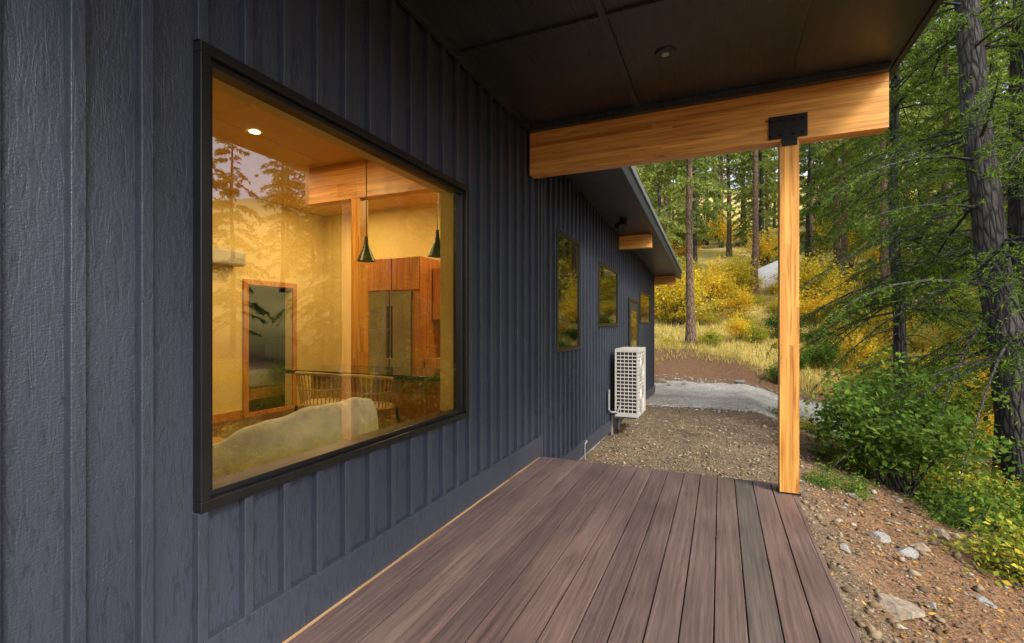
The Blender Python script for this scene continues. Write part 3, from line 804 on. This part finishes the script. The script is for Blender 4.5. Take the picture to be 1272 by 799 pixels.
rg=np.random.default_rng(77)
n=60000
gy_=19.6+28*rg.random(n)**1.2; gx_=rg.uniform(-1,1,n)*(8+.35*gy_)+3
P=np.stack([gx_,gy_,gz(gx_,gy_)-.02],-1)
hh=rg.uniform(.10,.42,n)*(.5+1.0*(vnoise(gx_,gy_,.5,9)+.5)); d=rg.normal(0,.35,(n,2))
tip=P+np.stack([d[:,0]*hh,d[:,1]*hh,hh],-1); a=rg.uniform(0,np.pi,n); wv=np.stack([np.cos(a),np.sin(a),0*a],-1)*.018*(1+ (gy_[:,None]-19)*.03)
V=np.stack([P-wv,P+wv,tip],1).reshape(-1,3)
link('hillside_grass',npmesh('hillside_grass',V,np.arange(n*3).reshape(-1,3),['grass']))
def stones(name,n,xr,yr,smin,smax,mat,seed,cond=None):
    rg=np.random.default_rng(seed)
    x=rg.uniform(*xr,n); y=rg.uniform(*yr,n)
    if cond is not None:
        k=cond(x,y,rg); x=x[k]; y=y[k]; n=len(x)
    s=smin+(smax-smin)*rg.random(n)**4
    base=np.array([[1,0,0],[0,1,0],[-1,0,0],[0,-1,0],[.3,.2,.8],[-.2,-.1,-.6]])
    Vv=base[None]*(1+rg.normal(0,.25,(n,6,3)))+rg.normal(0,.12,(n,6,3))
    a=rg.uniform(0,6.28,n); c,s_=np.cos(a)[:,None],np.sin(a)[:,None]
    Vx=Vv[...,0]*c-Vv[...,1]*s_; Vy=Vv[...,0]*s_+Vv[...,1]*c
    Vv=np.stack([Vx,Vy,Vv[...,2]*.8],-1)*s[:,None,None]+np.stack([x,y,gz(x,y)+s*.2],-1)[:,None]
    f=np.array([[0,1,4],[1,2,4],[2,3,4],[3,0,4],[1,0,5],[2,1,5],[3,2,5],[0,3,5]])
    F=(np.arange(n)[:,None,None]*6+f[None]).reshape(-1,3)
    link(name,npmesh(name,Vv.reshape(-1,3),F,[mat]))
out=lambda x,y,rg:~((x<.72)&(y<4.95))&(x>-1.78)&((x<1.5)|(rg.random(len(x))<.3))
stones('gravel',22000,(-1.75,3.6),(2.5,13.5),.005,.03,'bits',41,out)
stones('road_gravel',6000,(-3,9),(12.4,18.4),.015,.06,'rbits',42)
stones('soil_clods',2600,(.75,5),(2.5,12),.015,.06,'bits',43)
n=1300; x=rg.uniform(.8,5.5,n); y=rg.uniform(2.6,13,n); z=gz(x,y)+.012; a=rg.uniform(0,6.28,n); l=rg.uniform(.04,.22,n)
x2=x+np.cos(a)*l; y2=y+np.sin(a)*l; z2=gz(x2,y2)+rg.uniform(.008,.04,n)
wv=np.stack([-np.sin(a),np.cos(a),0*a],-1)*.003; A=np.stack([x,y,z],-1); B=np.stack([x2,y2,z2],-1); up=np.array([0,0,.006])
V=np.stack([A-wv,A+wv,A+up,B-wv*.5,B+wv*.5,B+up*.5],1).reshape(-1,3)
f=np.array([[0,1,4,3],[1,2,5,4],[2,0,3,5]]); F=(np.arange(n)[:,None,None]*6+f[None]).reshape(-1,4)
link('dead_twigs',npmesh('dead_twigs',V,F,['stick']))
n=20000
x=rg.uniform(-1.7,6.5,n); y=rg.uniform(2.5,19,n); k=(~((x<.72)&(y<4.95)))&((x>1.0)|(rg.random(n)<.25)); x=x[k];y=y[k];n=len(x)
c=np.stack([x,y,gz(x,y)+.012],-1); l=rg.uniform(.008,.032,n)[:,None]; nn_=nrm(rg.normal(0,.35,(n,3))+[0,0,1]); a=nrm(np.cross(nn_,rg.normal(0,1,(n,3)))); b_=np.cross(nn_,a)
V=np.stack([c-a*l,c-b_*l*.4,c+a*l,c+b_*l*.4],1).reshape(-1,3)
link('fallen_leaves',npmesh('fallen_leaves',V,np.arange(n*4).reshape(-1,4),['litter']))
import bmesh
def rock(x,y,s,mat,seed,flat=.6):
    bm=bmesh.new(); bmesh.ops.create_icosphere(bm,subdivisions=4,radius=1)
    r=random.Random(seed); pl=[(Vector((r.gauss(0,1),r.gauss(0,1),r.gauss(0,1))).normalized(),r.uniform(.5,.85)) for _ in range(11)]
    for v in bm.verts:
        for nn,d in pl:
            t=v.co.dot(nn)
            if t>d: v.co-=nn*(t-d)*.97
        v.co*=1+.05*mnoise.noise(v.co*3+Vector((seed,0,0)))+.03*mnoise.noise(v.co*9)
        v.co.z*=flat; v.co.y*=.75
    me=bpy.data.meshes.new('rock'); bm.to_mesh(me); bm.free(); me.materials.append(M[mat])
    link('rock',me,None,(x,y,float(gz(x,y))+s*.12),(r.uniform(-.15,.15),r.uniform(-.15,.15),r.uniform(0,6)),s)
for i,(x,y,s,mt,fl) in enumerate([(1.45,5.86,.10,'stone',.7),(1.61,5.70,.12,'stone',.6),(1.14,4.2,.19,'stone_t',.45),(.99,5.0,.07,'stone',.6),(2.24,6.85,.13,'stone_t',.6),(1.85,6.1,.14,'stone_t',.35),(1.45,4.6,.06,'stone',.6),(1.55,7.4,.07,'stone_t',.6),(1.3,6.6,.06,'stone',.5),(2.0,5.2,.08,'stone',.5),(1.2,3.7,.08,'stone_t',.5),
    (-1.5,16.9,.2,'stone',.7),(-1.1,17.2,.16,'stone',.6),(-1.9,17.4,.26,'stone_t',.7),(-.6,17.6,.14,'stone',.6),(.6,17.9,.18,'stone',.6),(2.2,17.8,.2,'stone_t',.5),(2.9,6.4,.12,'stone',.6)]):
    rock(x,y,s,mt,i+3,fl)

# ------------------------------------------------------------------ light
W=bpy.data.worlds.new('World'); sc.world=W; W.use_nodes=True; nt=W.node_tree
bg=nt.nodes['Background']
sd=Vector((.72,-.45,0)).normalized(); el=math.radians(42); sd=Vector((sd.x*math.cos(el),sd.y*math.cos(el),math.sin(el)))
sky=N(nt,'ShaderNodeTexSky',sky_type='NISHITA'); sky.sun_disc=False; sky.sun_elevation=el; sky.sun_rotation=math.atan2(sd.x,sd.y); sky.dust_density=3.0; sky.air_density=1.0
hs=N(nt,'ShaderNodeHueSaturation',{'Color':sky.outputs[0],'Saturation':.42,'Value':1.0})
nt.links.new(hs.outputs[0],bg.inputs[0]); bg.inputs[1].default_value=.36
sl=bpy.data.lights.new('sun','SUN'); sl.energy=4.0; sl.angle=math.radians(12); sl.color=(1,.94,.82)
so=bpy.data.objects.new('sun',sl); COL.objects.link(so); so.rotation_euler=sd.to_track_quat('Z','Y').to_euler()
